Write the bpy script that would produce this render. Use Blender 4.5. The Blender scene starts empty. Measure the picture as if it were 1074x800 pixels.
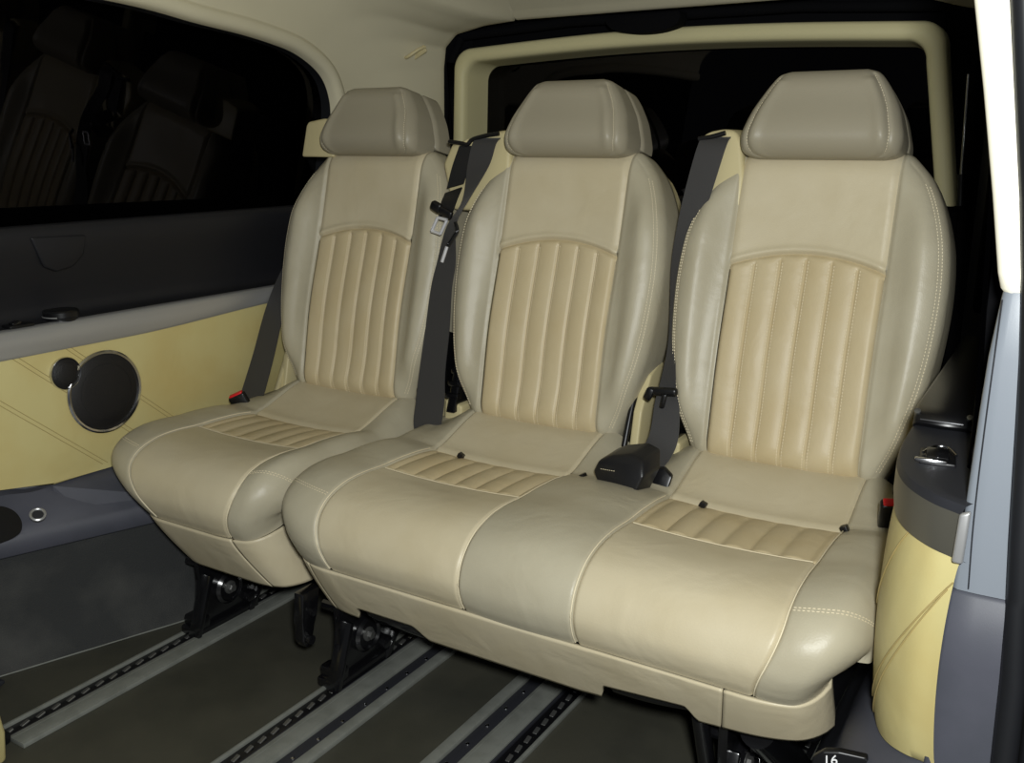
import bpy, bmesh, math, random
import numpy as np
from mathutils import Vector, Matrix
random.seed(7)
S = bpy.context.scene
COL = S.collection
V = lambda *a: np.array(a, dtype=float)

# ------------------------------------------------------------------ materials
def srgb(r, g, b):
    f = lambda c: (c/255/12.92) if c/255 <= .04045 else ((c/255+.055)/1.055)**2.4
    return (f(r), f(g), f(b), 1)

def mat(name, col, rough=.5, spec=.5, metal=0., bump=None, mottle=None, coat=0., sheen=0., rvar=None, folds=None):
    m = bpy.data.materials.new(name); m.use_nodes = True
    nt = m.node_tree; bs = nt.nodes['Principled BSDF']
    bs.inputs['Base Color'].default_value = col
    bs.inputs['Roughness'].default_value = rough
    bs.inputs['Specular IOR Level'].default_value = spec
    bs.inputs['Metallic'].default_value = metal
    if coat: bs.inputs['Coat Weight'].default_value = coat
    if sheen: bs.inputs['Sheen Weight'].default_value = sheen
    tc = nt.nodes.new('ShaderNodeTexCoord')
    if bump:
        kind, scale, strength, dist = bump
        if kind == 'voronoi':
            t = nt.nodes.new('ShaderNodeTexVoronoi'); t.feature = 'F1'; out = t.outputs['Distance']
        else:
            t = nt.nodes.new('ShaderNodeTexNoise'); t.inputs['Detail'].default_value = 4; out = t.outputs['Fac']
        t.inputs['Scale'].default_value = scale
        nt.links.new(tc.outputs['Object'], t.inputs['Vector'])
        b = nt.nodes.new('ShaderNodeBump'); b.inputs['Strength'].default_value = strength
        b.inputs['Distance'].default_value = dist
        nt.links.new(out, b.inputs['Height']); nt.links.new(b.outputs['Normal'], bs.inputs['Normal'])
    if folds:
        t = nt.nodes.new('ShaderNodeTexNoise'); t.inputs['Scale'].default_value = folds; t.inputs['Detail'].default_value = 3; t.inputs['Distortion'].default_value = .6
        nt.links.new(tc.outputs['Object'], t.inputs['Vector'])
        b2 = nt.nodes.new('ShaderNodeBump'); b2.inputs['Strength'].default_value = .30; b2.inputs['Distance'].default_value = .012
        nt.links.new(t.outputs['Fac'], b2.inputs['Height']); nt.links.new(b2.outputs['Normal'], b.inputs['Normal'])
    if mottle:
        scale, col2, lo, hi = mottle
        t = nt.nodes.new('ShaderNodeTexNoise'); t.inputs['Scale'].default_value = scale; t.inputs['Detail'].default_value = 5
        nt.links.new(tc.outputs['Object'], t.inputs['Vector'])
        r = nt.nodes.new('ShaderNodeMapRange'); r.inputs[1].default_value = lo; r.inputs[2].default_value = hi
        nt.links.new(t.outputs['Fac'], r.inputs[0])
        mx = nt.nodes.new('ShaderNodeMix'); mx.data_type = 'RGBA'
        mx.inputs[6].default_value = col; mx.inputs[7].default_value = col2
        nt.links.new(r.outputs[0], mx.inputs[0]); nt.links.new(mx.outputs[2], bs.inputs['Base Color'])
    if rvar:
        scale, lo, hi = rvar
        t = nt.nodes.new('ShaderNodeTexNoise'); t.inputs['Scale'].default_value = scale; t.inputs['Detail'].default_value = 6
        nt.links.new(tc.outputs['Object'], t.inputs['Vector'])
        r = nt.nodes.new('ShaderNodeMapRange'); r.inputs[1].default_value = .35; r.inputs[2].default_value = .65
        r.inputs[3].default_value = lo; r.inputs[4].default_value = hi
        nt.links.new(t.outputs['Fac'], r.inputs[0]); nt.links.new(r.outputs[0], bs.inputs['Roughness'])
    return m

LB = ('voronoi', 420, .10, .0012)
M = {}
M['taupe']  = mat('taupe_leather',  srgb(176,169,147), .42, .38, bump=LB, mottle=(9, srgb(169,161,138), .4, .7), folds=9)
M['beige']  = mat('beige_leather',  srgb(196,185,157), .42, .38, bump=LB, mottle=(9, srgb(190,178,148), .4, .7), folds=9)
M['tan']    = mat('tan_leather',    srgb(192,177,143), .44, .34, bump=LB, mottle=(9, srgb(187,170,133), .4, .7), folds=9)
M['head']   = mat('grey_taupe_leather', srgb(150,143,124), .44, .38, bump=LB)
M['thread'] = mat('thread', srgb(222,210,180), .6, .3)
M['piping'] = mat('seam_piping', srgb(206,194,164), .5, .3)
M['seam']   = mat('seam_thread', srgb(168,150,100), .6, .2)  # thread a little darker than the cream panel
M['beige_plastic'] = mat('beige_plastic', srgb(196,184,142), .42, .4, bump=('noise', 600, .04, .001))
M['cream_panel'] = mat('cream_leatherette', srgb(202,190,134), .45, .35, bump=('voronoi', 500, .06, .001), mottle=(5, srgb(196,178,118), .42, .66), folds=6)
M['headliner'] = mat('headliner_fabric', srgb(204,197,170), .8, .15, bump=('noise', 500, .12, .002), mottle=(4, srgb(198,191,164), .4, .7))
M['pillar_trim'] = mat('pillar_trim', srgb(204,196,152), .55, .35, bump=('noise', 700, .05, .001))
M['bright_trim'] = mat('pale_pillar_trim', srgb(226,222,204), .5, .4)
M['navy']   = mat('navy_grey_plastic', srgb(74,75,84), .50, .35, bump=('noise', 900, .10, .001), mottle=(14, srgb(68,70,78), .4, .7))
M['charcoal'] = mat('charcoal_plastic', srgb(40,41,46), .50, .35, bump=('noise', 900, .10, .001))
M['wallblack'] = mat('soft_black_plastic', srgb(29,29,32), .5, .3, bump=('noise', 900, .10, .001))
M['slate']  = mat('slate_plastic', srgb(122,128,136), .42, .4, bump=('noise', 800, .08, .001))
M['black']  = mat('black_plastic', srgb(16,16,18), .35, .45)
M['gloss']  = mat('black_painted_steel', srgb(15,15,17), .20, .8, bump=('noise', 40, .06, .003))
M['blackleather'] = mat('black_leather', srgb(24,24,26), .4, .45, bump=('voronoi', 400, .15, .001))
M['rubber'] = mat('black_rubber', srgb(24,25,28), .45, .4)
M['web']    = mat('belt_webbing', srgb(56,55,55), .55, .35, sheen=.1, bump=('voronoi', 900, .25, .001))
M['webdark'] = mat('black_webbing', srgb(30,30,31), .55, .3, bump=('voronoi', 900, .25, .001))
M['silver'] = mat('satin_silver', srgb(182,182,182), .36, .5, metal=.6, bump=('noise', 300, .03, .001))
M['darksilver'] = mat('dark_satin', srgb(84,84,86), .36, .5, metal=.8)
M['fascia'] = mat('dark_satin_fascia', srgb(92,90,82), .36, .5, metal=.3)
M['chrome'] = mat('chrome', srgb(215,215,218), .14, .5, metal=1.)
M['bolt']   = mat('zinc_bolt', srgb(120,120,118), .4, .5, metal=.8)
M['red']    = mat('red_plastic', srgb(216,30,38), .4, .4)
M['carpet'] = mat('dark_carpet', srgb(56,57,57), .95, .1, bump=('noise', 420, .6, .004), mottle=(7, srgb(74,74,72), .48, .75))
M['vinyl']  = mat('olive_vinyl_floor', srgb(68,67,58), .42, .4, bump=('noise', 260, .10, .002), mottle=(6, srgb(56,56,49), .42, .7), rvar=(5, .34, .6))
M['railgrey'] = mat('grey_rail_cover', srgb(116,118,112), .45, .4, bump=('noise', 300, .08, .001), mottle=(30, srgb(104,106,100), .45, .7))
M['grille'] = mat('speaker_mesh', srgb(26,25,26), .5, .4, bump=('voronoi', 700, .5, .001))
M['steel'] = mat('bright_steel', srgb(214,214,218), .38, .6, metal=.35)
M['shade_trim'] = mat('matt_black_shade_trim', srgb(11,11,13), .9, .08)  # near-black for gap shade round the tailgate, and for black trim parts
M['label_white'] = mat('printed_white', srgb(232,232,232), .5, .3)
# dark tinted glass: smoky see-through pane with a clear surface reflection
g = bpy.data.materials.new('tinted_glass'); g.use_nodes = True
nt = g.node_tree; nt.nodes.clear()
o_ = nt.nodes.new('ShaderNodeOutputMaterial'); mx = nt.nodes.new('ShaderNodeMixShader')
tr = nt.nodes.new('ShaderNodeBsdfTransparent'); tr.inputs[0].default_value = (.05, .05, .055, 1)
gl = nt.nodes.new('ShaderNodeBsdfGlossy'); gl.inputs['Roughness'].default_value = .015; gl.inputs[0].default_value = (.42,.40,.42,1)
fr = nt.nodes.new('ShaderNodeFresnel'); fr.inputs[0].default_value = 1.42
nt.links.new(fr.outputs[0], mx.inputs[0]); nt.links.new(tr.outputs[0], mx.inputs[1]); nt.links.new(gl.outputs[0], mx.inputs[2])
nt.links.new(mx.outputs[0], o_.inputs[0]); M['glass'] = g

# ------------------------------------------------------------------ mesh builder
class MB:
    def __init__(s): s.v = []; s.f = []; s.m = []
    def add(s, verts, faces, mi=0):
        b = len(s.v); s.v += [tuple(map(float, p)) for p in verts]
        s.f += [tuple(b+i for i in f) for f in faces]; s.m += [mi]*len(faces); return s
    def grid(s, rows, mi=0, closed=False):
        n = len(rows[0]); vs = [p for r in rows for p in r]; fs = []
        for i in range(len(rows)-1):
            for j in range(n if closed else n-1):
                k = (j+1) % n
                fs.append((i*n+j, i*n+k, (i+1)*n+k, (i+1)*n+j))
        return s.add(vs, fs, mi)
    def frombm(s, bm, mi=0):
        bm.verts.ensure_lookup_table()
        for i, v in enumerate(bm.verts): v.index = i
        s.add([v.co for v in bm.verts], [[v.index for v in f.verts] for f in bm.faces], mi); bm.free(); return s
    def box(s, c, size, rot=None, bev=.003, seg=2, mi=0):
        bm = bmesh.new(); bmesh.ops.create_cube(bm, size=1)
        for v in bm.verts: v.co = Vector((v.co.x*size[0], v.co.y*size[1], v.co.z*size[2]))
        if bev: bmesh.ops.bevel(bm, geom=bm.edges[:], offset=min(bev, min(size)*.45), segments=seg, affect='EDGES', profile=.5)
        if rot is not None: bmesh.ops.transform(bm, matrix=rot.to_4x4(), verts=bm.verts)
        bmesh.ops.translate(bm, vec=Vector(c), verts=bm.verts)
        return s.frombm(bm, mi)
    def tube(s, path, r, n=10, mi=0, caps=True):
        path = [V(*p) for p in path]; rows = []; ref = V(0, 0, 1)
        for i, p in enumerate(path):
            t = path[min(i+1, len(path)-1)]-path[max(i-1, 0)]; t /= np.linalg.norm(t)
            a = np.cross(t, ref)
            if np.linalg.norm(a) < .05: a = np.cross(t, V(1, 0, 0))
            a /= np.linalg.norm(a); b = np.cross(a, t)
            rr = r[i] if hasattr(r, '__len__') else r
            rows.append([p+rr*(math.cos(q)*a+math.sin(q)*b) for q in np.linspace(0, 2*math.pi, n, endpoint=False)])
        s.grid(rows, mi, True)
        if caps:
            b = len(s.v)-n*len(rows)
            s.f += [tuple(range(b, b+n)), tuple(range(len(s.v)-n, len(s.v)))]; s.m += [mi, mi]
        return s
    def ribbon(s, pts, th=.0016, n=40, mi=0):
        """pts: (centre, side vector scaled to half the width)"""
        c = catmull([p for p, w in pts], n); w = catmull([q for p, q in pts], n); rows = []
        for i in range(len(c)):
            t = c[min(i+1, len(c)-1)]-c[max(i-1, 0)]; nn = np.cross(t, w[i]); L = np.linalg.norm(nn)
            nn = nn/L*th if L > 1e-9 else V(0, 0, th)
            rows.append([c[i]-w[i]-nn, c[i]-w[i]*.5-nn*1.1, c[i]-nn*1.2, c[i]+w[i]*.5-nn*1.1, c[i]+w[i]-nn, c[i]+w[i]+nn, c[i]+nn, c[i]-w[i]+nn])
        s.grid(rows, mi, True); k = 8; b = len(s.v)-k*len(rows)
        s.f += [tuple(range(b, b+k)), tuple(range(len(s.v)-k, len(s.v)))]; s.m += [mi, mi]; return s
    def prism(s, poly, fn, depth, bev=.002, mi=0, seg=2):
        """poly: 2-D outline; fn(u, v, w) -> world point; w runs 0..depth"""
        bm = bmesh.new()
        a = [bm.verts.new((u, v, 0)) for u, v in poly]; b = [bm.verts.new((u, v, depth)) for u, v in poly]
        n = len(poly); bm.faces.new(a[::-1]); bm.faces.new(b)
        for i in range(n): bm.faces.new((a[i], a[(i+1) % n], b[(i+1) % n], b[i]))
        if bev: bmesh.ops.bevel(bm, geom=bm.edges[:], offset=bev, segments=seg, affect='EDGES', profile=.5, clamp_overlap=True)
        for v in bm.verts: v.co = Vector(fn(*v.co))
        return s.frombm(bm, mi)
    def lathe(s, prof, c, axis, n=48, mi=0):
        """prof: (radius, along axis)"""
        ax = V(*axis); ax /= np.linalg.norm(ax)
        a = np.cross(ax, V(0, 0, 1)) if abs(ax[2]) < .9 else np.cross(ax, V(1, 0, 0))
        a /= np.linalg.norm(a); b = np.cross(ax, a); c = V(*c)
        rows = [[c+ax*h+r*(math.cos(q)*a+math.sin(q)*b) for q in np.linspace(0, 2*math.pi, n, endpoint=False)] for r, h in prof]
        s.grid(rows, mi, True)
        if prof[-1][0] > 1e-6: s.f.append(tuple(range(len(s.v)-n, len(s.v)))); s.m.append(mi)
        return s
    def build(s, name, mats, parent=None, smooth=35, **props):
        root = parent
        while root is not None and root.parent is not None: root = root.parent
        off = Vector(root.location) if root else Vector((0, 0, 0))
        me = bpy.data.meshes.new(name)
        me.from_pydata([Vector(p)-off for p in s.v], [], s.f); me.update()
        if not isinstance(mats, (list, tuple)): mats = [mats]
        for m in mats: me.materials.append(m)
        me.polygons.foreach_set('material_index', s.m)
        bm = bmesh.new(); bm.from_mesh(me)
        bmesh.ops.remove_doubles(bm, verts=bm.verts, dist=1e-6)
        bmesh.ops.recalc_face_normals(bm, faces=bm.faces)
        bm.to_mesh(me); bm.free()
        if smooth:
            me.polygons.foreach_set('use_smooth', [True]*len(me.polygons))
            me.set_sharp_from_angle(angle=math.radians(smooth))
        o = bpy.data.objects.new(name, me); COL.objects.link(o)
        if parent: o.parent = parent
        for k, v in props.items(): o[k] = v
        return o

def solid(o, t, off=-1):
    m = o.modifiers.new('thickness', 'SOLIDIFY'); m.thickness = t; m.offset = off; return o

def catmull(pts, n):
    pts = [np.array(p, dtype=float) for p in pts]; P = [2*pts[0]-pts[1]]+pts+[2*pts[-1]-pts[-2]]
    out = []; segs = len(pts)-1
    for k in range(n+1):
        x = k/n*segs; i = min(int(x), segs-1); t = x-i
        a, b, c, d = P[i:i+4]
        out.append(.5*((2*b)+(c-a)*t+(2*a-5*b+4*c-d)*t*t+(3*b-a-3*c+d)*t**3))
    return out

def thing(name, label, cat, loc=(0, 0, 0), group=None):
    o = bpy.data.objects.new(name, None); COL.objects.link(o); o.location = loc
    o.empty_display_size = .1; o['label'] = label; o['category'] = cat
    if group: o['group'] = group
    return o
def struct(name, mb, m, smooth=35):
    return mb.build(name, m, None, smooth, kind='structure')
def sm(a, b, x):
    t = np.clip((x-a)/(b-a), 0, 1); return t*t*(3-2*t)
def lerp(a, b, t): return a+(b-a)*t
def stitches(mb, path, mi, L=.0036, gap=.0020, r=.0007, lift=V(0, 0, 0)):
    """a row of thread stitches along a polyline"""
    path = [np.array(p) for p in path]; acc = 0.; seg = []
    d = [0.]
    for a, b in zip(path, path[1:]): d.append(d[-1]+np.linalg.norm(b-a))
    at = lambda q: V(*[np.interp(q, d, [p[k] for p in path]) for k in range(3)])
    q = 0.
    while q+L < d[-1]:
        a, b = at(q)+lift, at(q+L)+lift; t = (b-a)/np.linalg.norm(b-a)
        u = np.cross(t, V(.31, .8, .5)); u /= np.linalg.norm(u); w = np.cross(t, u)
        vs = []
        for p, k in ((a, .4), (a+t*L*.25, 1), (a+t*L*.75, 1), (b, .4)):
            vs += [p+r*k*u, p+r*k*w, p-r*k*u, p-r*k*w]
        fs = [(i*4+j, i*4+(j+1) % 4, i*4+4+(j+1) % 4, i*4+4+j) for i in range(3) for j in range(4)]+[(0, 1, 2, 3), (12, 13, 14, 15)]
        mb.add(vs, fs, mi); q += L+gap

# ------------------------------------------------------------------ backrest shape
UP = V(0, .2417, .9703); NB = V(0, -.9703, .2417); Y0, Z0 = 1.60, .435
CP = .134                                     # half width of the middle panel
HT = .572                                     # height along the recline
_W = [(0, .150), (.006, .163), (.02, .173), (.045, .184), (.075, .197), (.11, .208), (.16, .220), (.22, .229), (.29, .234), (.35, .234),
      (.41, .228), (.46, .215), (.50, .199), (.53, .182), (.55, .165), (.565, .150), (HT, .138)]
_wh = [a for a, b in _W]; _ww = [b for a, b in _W]
_wc = catmull([V(a, b) for a, b in _W], 160); _wch = [p[0] for p in _wc]; _wcw = [p[1] for p in _wc]
def W(h): return np.interp(h, _wch, _wcw)
_out = [V(W(h), h) for h in np.linspace(0, HT, 120)]
_out = np.array([(-x, h) for x, h in _out[::-1]] + [(x, h) for x, h in _out])   # open at the top and the bottom ends
_out = np.vstack([_out, _out[:1]])
def edge_dist(P, poly):
    P = np.asarray(P, float); a = poly[:-1]; b = poly[1:]; ab = b-a
    L = (ab**2).sum(1); L[L == 0] = 1e-12
    best = np.full(len(P), 9.)
    for i in range(len(a)):
        t = np.clip(((P-a[i])@ab[i])/L[i], 0, 1)
        d = np.hypot(*(P-(a[i]+t[:, None]*ab[i])).T); best = np.minimum(best, d)
    return best
def arch(x): return .388-1.55*x*x+.0*x       # arched seam that tops the fluted panel
RB = .048
def back_depth(X, H, flutes=False):
    e = edge_dist(np.column_stack([X, H]), _out)
    r = np.where(e < RB, RB-np.sqrt(np.maximum(RB**2-(RB-e)**2, 0)), 0)*.95
    ax = np.abs(X)
    hb = sm(0, .12, H)*(1-sm(.40, .56, H))
    d = .029*hb*sm(CP, CP+.060, ax)-.010*hb*(1-(ax/CP)**2)*(ax < CP)+.010
    d -= .0060*np.exp(-((ax-CP)/.0045)**2)
    d -= .0012*np.exp(-((e-.013)/.0020)**2)*(ax > CP+.012)
    d += .010*np.exp(-((H-.20)/.13)**2)*(ax < CP+.03)*np.clip((CP+.03-ax)/.03, 0, 1)
    if flutes:
        u = (X+CP)/(2*CP)*6
        d += .0062*(np.abs(np.sin(np.pi*u))**.6-.6)*sm(0, .014, arch(X)-H)*sm(-.005, .05, H)
    d -= .0065*np.exp(-((H-arch(X))/.0035)**2)*(ax <= CP)
    d += .0035*np.exp(-((H-arch(X)-.008)/.006)**2)*(ax <= CP)
    return d-r
def bp(cx, x, h, d): return V(cx+x, Y0, Z0)+UP*h+NB*d

def backrest(cx, root, where):
    # upper middle panel
    xs = np.linspace(-CP, CP, 41); mb = MB(); rows = []
    ts = np.concatenate([np.linspace(0, .12, 10), np.linspace(.15, .85, 16), np.linspace(.88, 1, 12)])
    X = np.tile(xs, len(ts)); Hh = np.concatenate([lerp(arch(xs), HT, t) for t in ts])
    D = back_depth(X, Hh); P = [bp(cx, x, h, d) for x, h, d in zip(X, Hh, D)]
    n = len(xs); rows = [P[i*n:(i+1)*n] for i in range(len(ts))]
    rows.append([p-NB*.05 for p in rows[-1]]); mb.grid(rows)
    back = mb.build('backrest', M['beige'], root, 60, label='smooth beige leather upper panel of the backrest '+where)
    # fluted panel
    xs = np.linspace(-CP, CP, 6*14+1); ts = np.concatenate([np.linspace(0, .1, 8), np.linspace(.12, .9, 40), np.linspace(.91, 1, 16)])
    X = np.tile(xs, len(ts)); Hh = np.concatenate([lerp(0*xs, arch(xs), t) for t in ts])
    D = back_depth(X, Hh, True); P = [bp(cx, x, h, d) for x, h, d in zip(X, Hh, D)]
    n = len(xs); rows = [P[i*n:(i+1)*n] for i in range(len(ts))]
    rows.insert(0, [p-NB*.06 for p in rows[0]]); mb = MB(); mb.grid(rows)
    for k in range(1, 6):
        for s in (-.0042, .0042):
            x = -CP+k*2*CP/6+s; hs = np.linspace(.012, arch(x)-.010, 60); xx = np.full(60, x)
            d = back_depth(xx, hs, True)+.0004
            stitches(mb, [bp(cx, x, h, q) for h, q in zip(hs, d)], 1)
    mb.build('fluted_panel', [M['tan'], M['thread']], back, 50, label='fluted tan leather panel with stitched channels')
    # side bolsters
    for s in (-1, 1):
        hs = np.concatenate([np.linspace(0, .03, 8), np.linspace(.04, .50, 50), np.linspace(.508, HT, 22)])
        ts = np.concatenate([np.linspace(0, .15, 7), np.linspace(.2, .8, 14), 1-np.linspace(.16, 0, 10)**1.5*.16**-.5*1.0])
        X = np.concatenate([s*lerp(CP, W(h), ts) for h in hs]); Hh = np.repeat(hs, len(ts))
        D = back_depth(X, Hh); n = len(ts); rows = []
        for i, h in enumerate(hs):
            r = [bp(cx, x, h, d) for x, d in zip(X[i*n:(i+1)*n], D[i*n:(i+1)*n])]
            w = W(h)
            r += [bp(cx, s*(w+.001), h, -.070), bp(cx, s*(w-.001), h, -.088), bp(cx, s*(w-.010), h, -.100)]
            rows.append(r)
        k = len(rows[0])
        rows.insert(0, [p-NB*.05*(1-j/k) for j, p in enumerate(rows[0])])
        rows.append([p-NB*.07*(1-j/k) for j, p in enumerate(rows[-1])])
        mb = MB(); mb.grid(rows)
        for e0 in (.0105, .0155):
            hh = np.linspace(.03, .515, 110); xx = s*(np.array([W(h) for h in hh])-e0)
            keep = np.abs(xx) > CP+.014; hh = hh[keep]; xx = xx[keep]
            dd = back_depth(xx, hh)+.0004
            stitches(mb, [bp(cx, x, h, d) for x, h, d in zip(xx, hh, dd)], 1)
        mb.build('side_bolster', [M['taupe'], M['thread']], back, 60, label='grey taupe leather side bolster of the backrest')
    # hard shell behind
    q = [(x*.965, h*.985+.004) for x, h in _out[::4]]
    mb = MB(); mb.prism(q, lambda u, v, w: bp(cx, u, v, -.085-w), .050, .012, 0, 3)
    mb.build('back_shell', M['beige_plastic'], back, 40, label='beige hard plastic shell behind the backrest')
    return back

def headrest(cx, root, where):
    # outline: half widths along the height
    hw = catmull([V(h, w) for h, w in [(0, .108), (.004, .126), (.014, .1345), (.035, .137), (.06, .131), (.085, .123), (.11, .110), (.13, .097), (.145, .083), (.151, .064)]], 80)
    wh = lambda h: np.interp(h, [p[0] for p in hw], [p[1] for p in hw])
    Ht = .151; S_ = .86
    o = np.array([(-wh(h), h) for h in np.linspace(Ht, 0, 70)]+[(wh(h), h) for h in np.linspace(0, Ht, 70)]); o = np.vstack([o, o[:1]])
    up = V(0, .19, .9818); up /= np.linalg.norm(up); nn = V(0, -up[2], up[1]); org = V(cx, 1.722, .973)
    def surf(front, back, R, sx, h0, h1, seams, bulge):
        hs = h0+(h1-h0)*(.5-.5*np.cos(np.linspace(0, np.pi, 44)))
        ss = np.sin(np.linspace(-np.pi/2, np.pi/2, 60)); X = []; H = []
        oo = o.copy(); oo[:, 0] *= sx; oo[:, 1] = np.clip(oo[:, 1], h0, h1)
        for h in hs:
            X += list(ss*wh(h)*sx); H += [h]*len(ss)
        X = np.array(X); H = np.array(H); e = edge_dist(np.column_stack([X, H]), oo)
        d = front+bulge*np.exp(-((H-.036)/.055)**2)-np.where(e < R, R-np.sqrt(np.maximum(R*R-(R-e)**2, 0)), 0)
        if seams:
            w = np.array([wh(h) for h in H])*sx
            d -= .0045*np.exp(-((np.abs(X)-S_*w)/.0035)**2)*(H < Ht-.01)
            d += .004*np.exp(-((np.abs(X)-(S_-.09)*w)/.010)**2)*(H < Ht-.02)
        n = len(ss); rows = []
        for i in range(len(hs)):
            sl = slice(i*n, (i+1)*n)
            r = [org+V(x, 0, 0)+up*h+nn*q for x, h, q in zip(X[sl], H[sl], d[sl])]
            bk = [org+V(x*.985, 0, 0)+up*h+nn*back for x, h in zip(X[sl], H[sl])]
            rows.append(r+bk[::-1])
        mb = MB(); mb.grid(rows, closed=True)
        for rr in (rows[0], rows[-1]):
            mb.grid([rr[:n], rr[n:][::-1]])
        return mb, (X, H, d, hs, ss)
    mb, (X, H, d, hs, ss) = surf(.030, -.048, .036, 1, 0, Ht, True, .020)
    for s in (-1, 1):
        path = []
        for h in np.linspace(.006, .138, 40):
            i = int(np.argmin(np.abs(hs-h)))*len(ss); j = int(np.argmin(np.abs(ss-s*S_)))
            path.append(org+V(s*S_*wh(h), 0, 0)+up*h+nn*(d[i+j]+.0006))
        stitches(mb, path, 1, .0032, .002, .0006)
    hr = mb.build('headrest', [M['head'], M['thread']], root, 50, label='grey taupe leather headrest '+where)
    mb, _ = surf(-.052, -.112, .018, .985, .022, Ht-.004, False, 0)
    mb.build('rear_pad', M['head'], hr, 50, label='rear half of the headrest behind a gap')
    for s in (-.05, .05):
        mb = MB(); mb.tube([org+V(s, 0, 0)+nn*-.03+up*-.05, org+V(s, 0, 0)+nn*-.03+up*.05], .006)
        mb.build('headrest_post', M['chrome'], hr, 40)
    return hr

# ------------------------------------------------------------------ cushion shape
_prof = [V(y, z) for y, z in [(1.64, .425), (1.58, .422), (1.52, .418), (1.465, .412), (1.41, .418), (1.35, .421), (1.30, .421), (1.24, .424), (1.19, .420), (1.148, .405), (1.118, .376), (1.106, .340), (1.112, .310), (1.124, .288)]]
_pc = catmull(_prof, 240); _pl = [0.]
for a, b in zip(_pc, _pc[1:]): _pl.append(_pl[-1]+np.linalg.norm(b-a))
_pl = np.array(_pl)/_pl[-1]; _py = np.array([p[0] for p in _pc]); _pz = np.array([p[1] for p in _pc])
def prof(t):
    y = np.interp(t, _pl, _py); z = np.interp(t, _pl, _pz)
    dy = np.interp(t+.006, _pl, _py)-np.interp(t-.006, _pl, _py); dz = np.interp(t+.006, _pl, _pz)-np.interp(t-.006, _pl, _pz)
    L = np.hypot(dy, dz); return y, z, dz/L*-1*-1, -dy/L        # normal (ny, nz) points up / forward
def t_at_y(y): return float(_pl[np.argmax(_py <= y)])
T_CREASE, T_INS = t_at_y(1.462), t_at_y(1.300)

class Cushion:
    def __init__(s, xa, xb, seats, tl, tr, bolsters, left=.0):
        s.xa, s.xb, s.seats, s.tl, s.tr, s.bol, s.left = xa, xb, seats, tl, tr, bolsters, left
        s.seams = sorted({e for b in bolsters for e in b if xa+.01 < e < xb-.01})
    def pt(s, x, t, kind='center', lift=0., plain=False):
        y, z, ny, nz = prof(t)
        el, er = x-s.xa, s.xb-x; e = max(min(el, er), 0)
        R1, Rp = .046, .125
        off = R1-math.sqrt(max(R1*R1-(R1-e)**2, 0)) if e < R1 else 0
        sw = (Rp-math.sqrt(max(Rp*Rp-(Rp-e)**2, 0)))*.42 if e < Rp else 0
        raise_ = 0
        for a, b in s.bol:
            if a-1e-6 <= x <= b+1e-6:
                aa = a-.03 if a <= s.xa+.01 else a; bb = b+.03 if b >= s.xb-.01 else b
                u = np.clip((x-aa)/(bb-aa), 0, 1)
                raise_ = .010*(math.sin(math.pi*u)**.8)*float(sm(1.58, 1.40, y))*(.35+.65*float(sm(.33, .42, z)))
        if plain: raise_ = .003
        dn = -off+raise_+lift
        for q in ([] if plain else s.seams): dn -= .0042*math.exp(-((x-q)/.0032)**2)
        cx = min(s.seats, key=lambda c: abs(c-x)); ax = abs(x-cx)
        tail = float(1-sm(.155, .225, ax))
        zt = .030*float(sm(1.468, 1.62, y))**1.0*tail
        if kind == 'center':
            dn -= .0045*math.exp(-((t-T_INS)/.0065)**2)+.006*math.exp(-((t-T_CREASE)/.008)**2)
            if T_CREASE < t < T_INS:
                f = abs(math.sin(math.pi*((x-cx)/(2*CP)+.5)*6))**.6
                dn += .0065*(f-.7)*float(sm(T_CREASE, T_CREASE+.04, t))*float(1-sm(T_INS-.015, T_INS, t))-.003
            dn -= .006*(1-((x-cx)/.15)**2)*float(sm(1.15, 1.3, y))
        else:
            dn -= .0035*math.exp(-((t-T_CREASE+.01)/.008)**2)*tail
        y2 = y+dn*ny+sw*float(sm(1.42, 1.16, y)); z2 = z+dn*nz+zt
        low = np.clip((.40-z)/.12, 0, 1); low = low*low*(3-2*low)
        x2 = x+s.tl*low*max(0, 1-el/.26)-s.tr*low*max(0, 1-er/.26)
        return V(x2, y2, z2)

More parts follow.
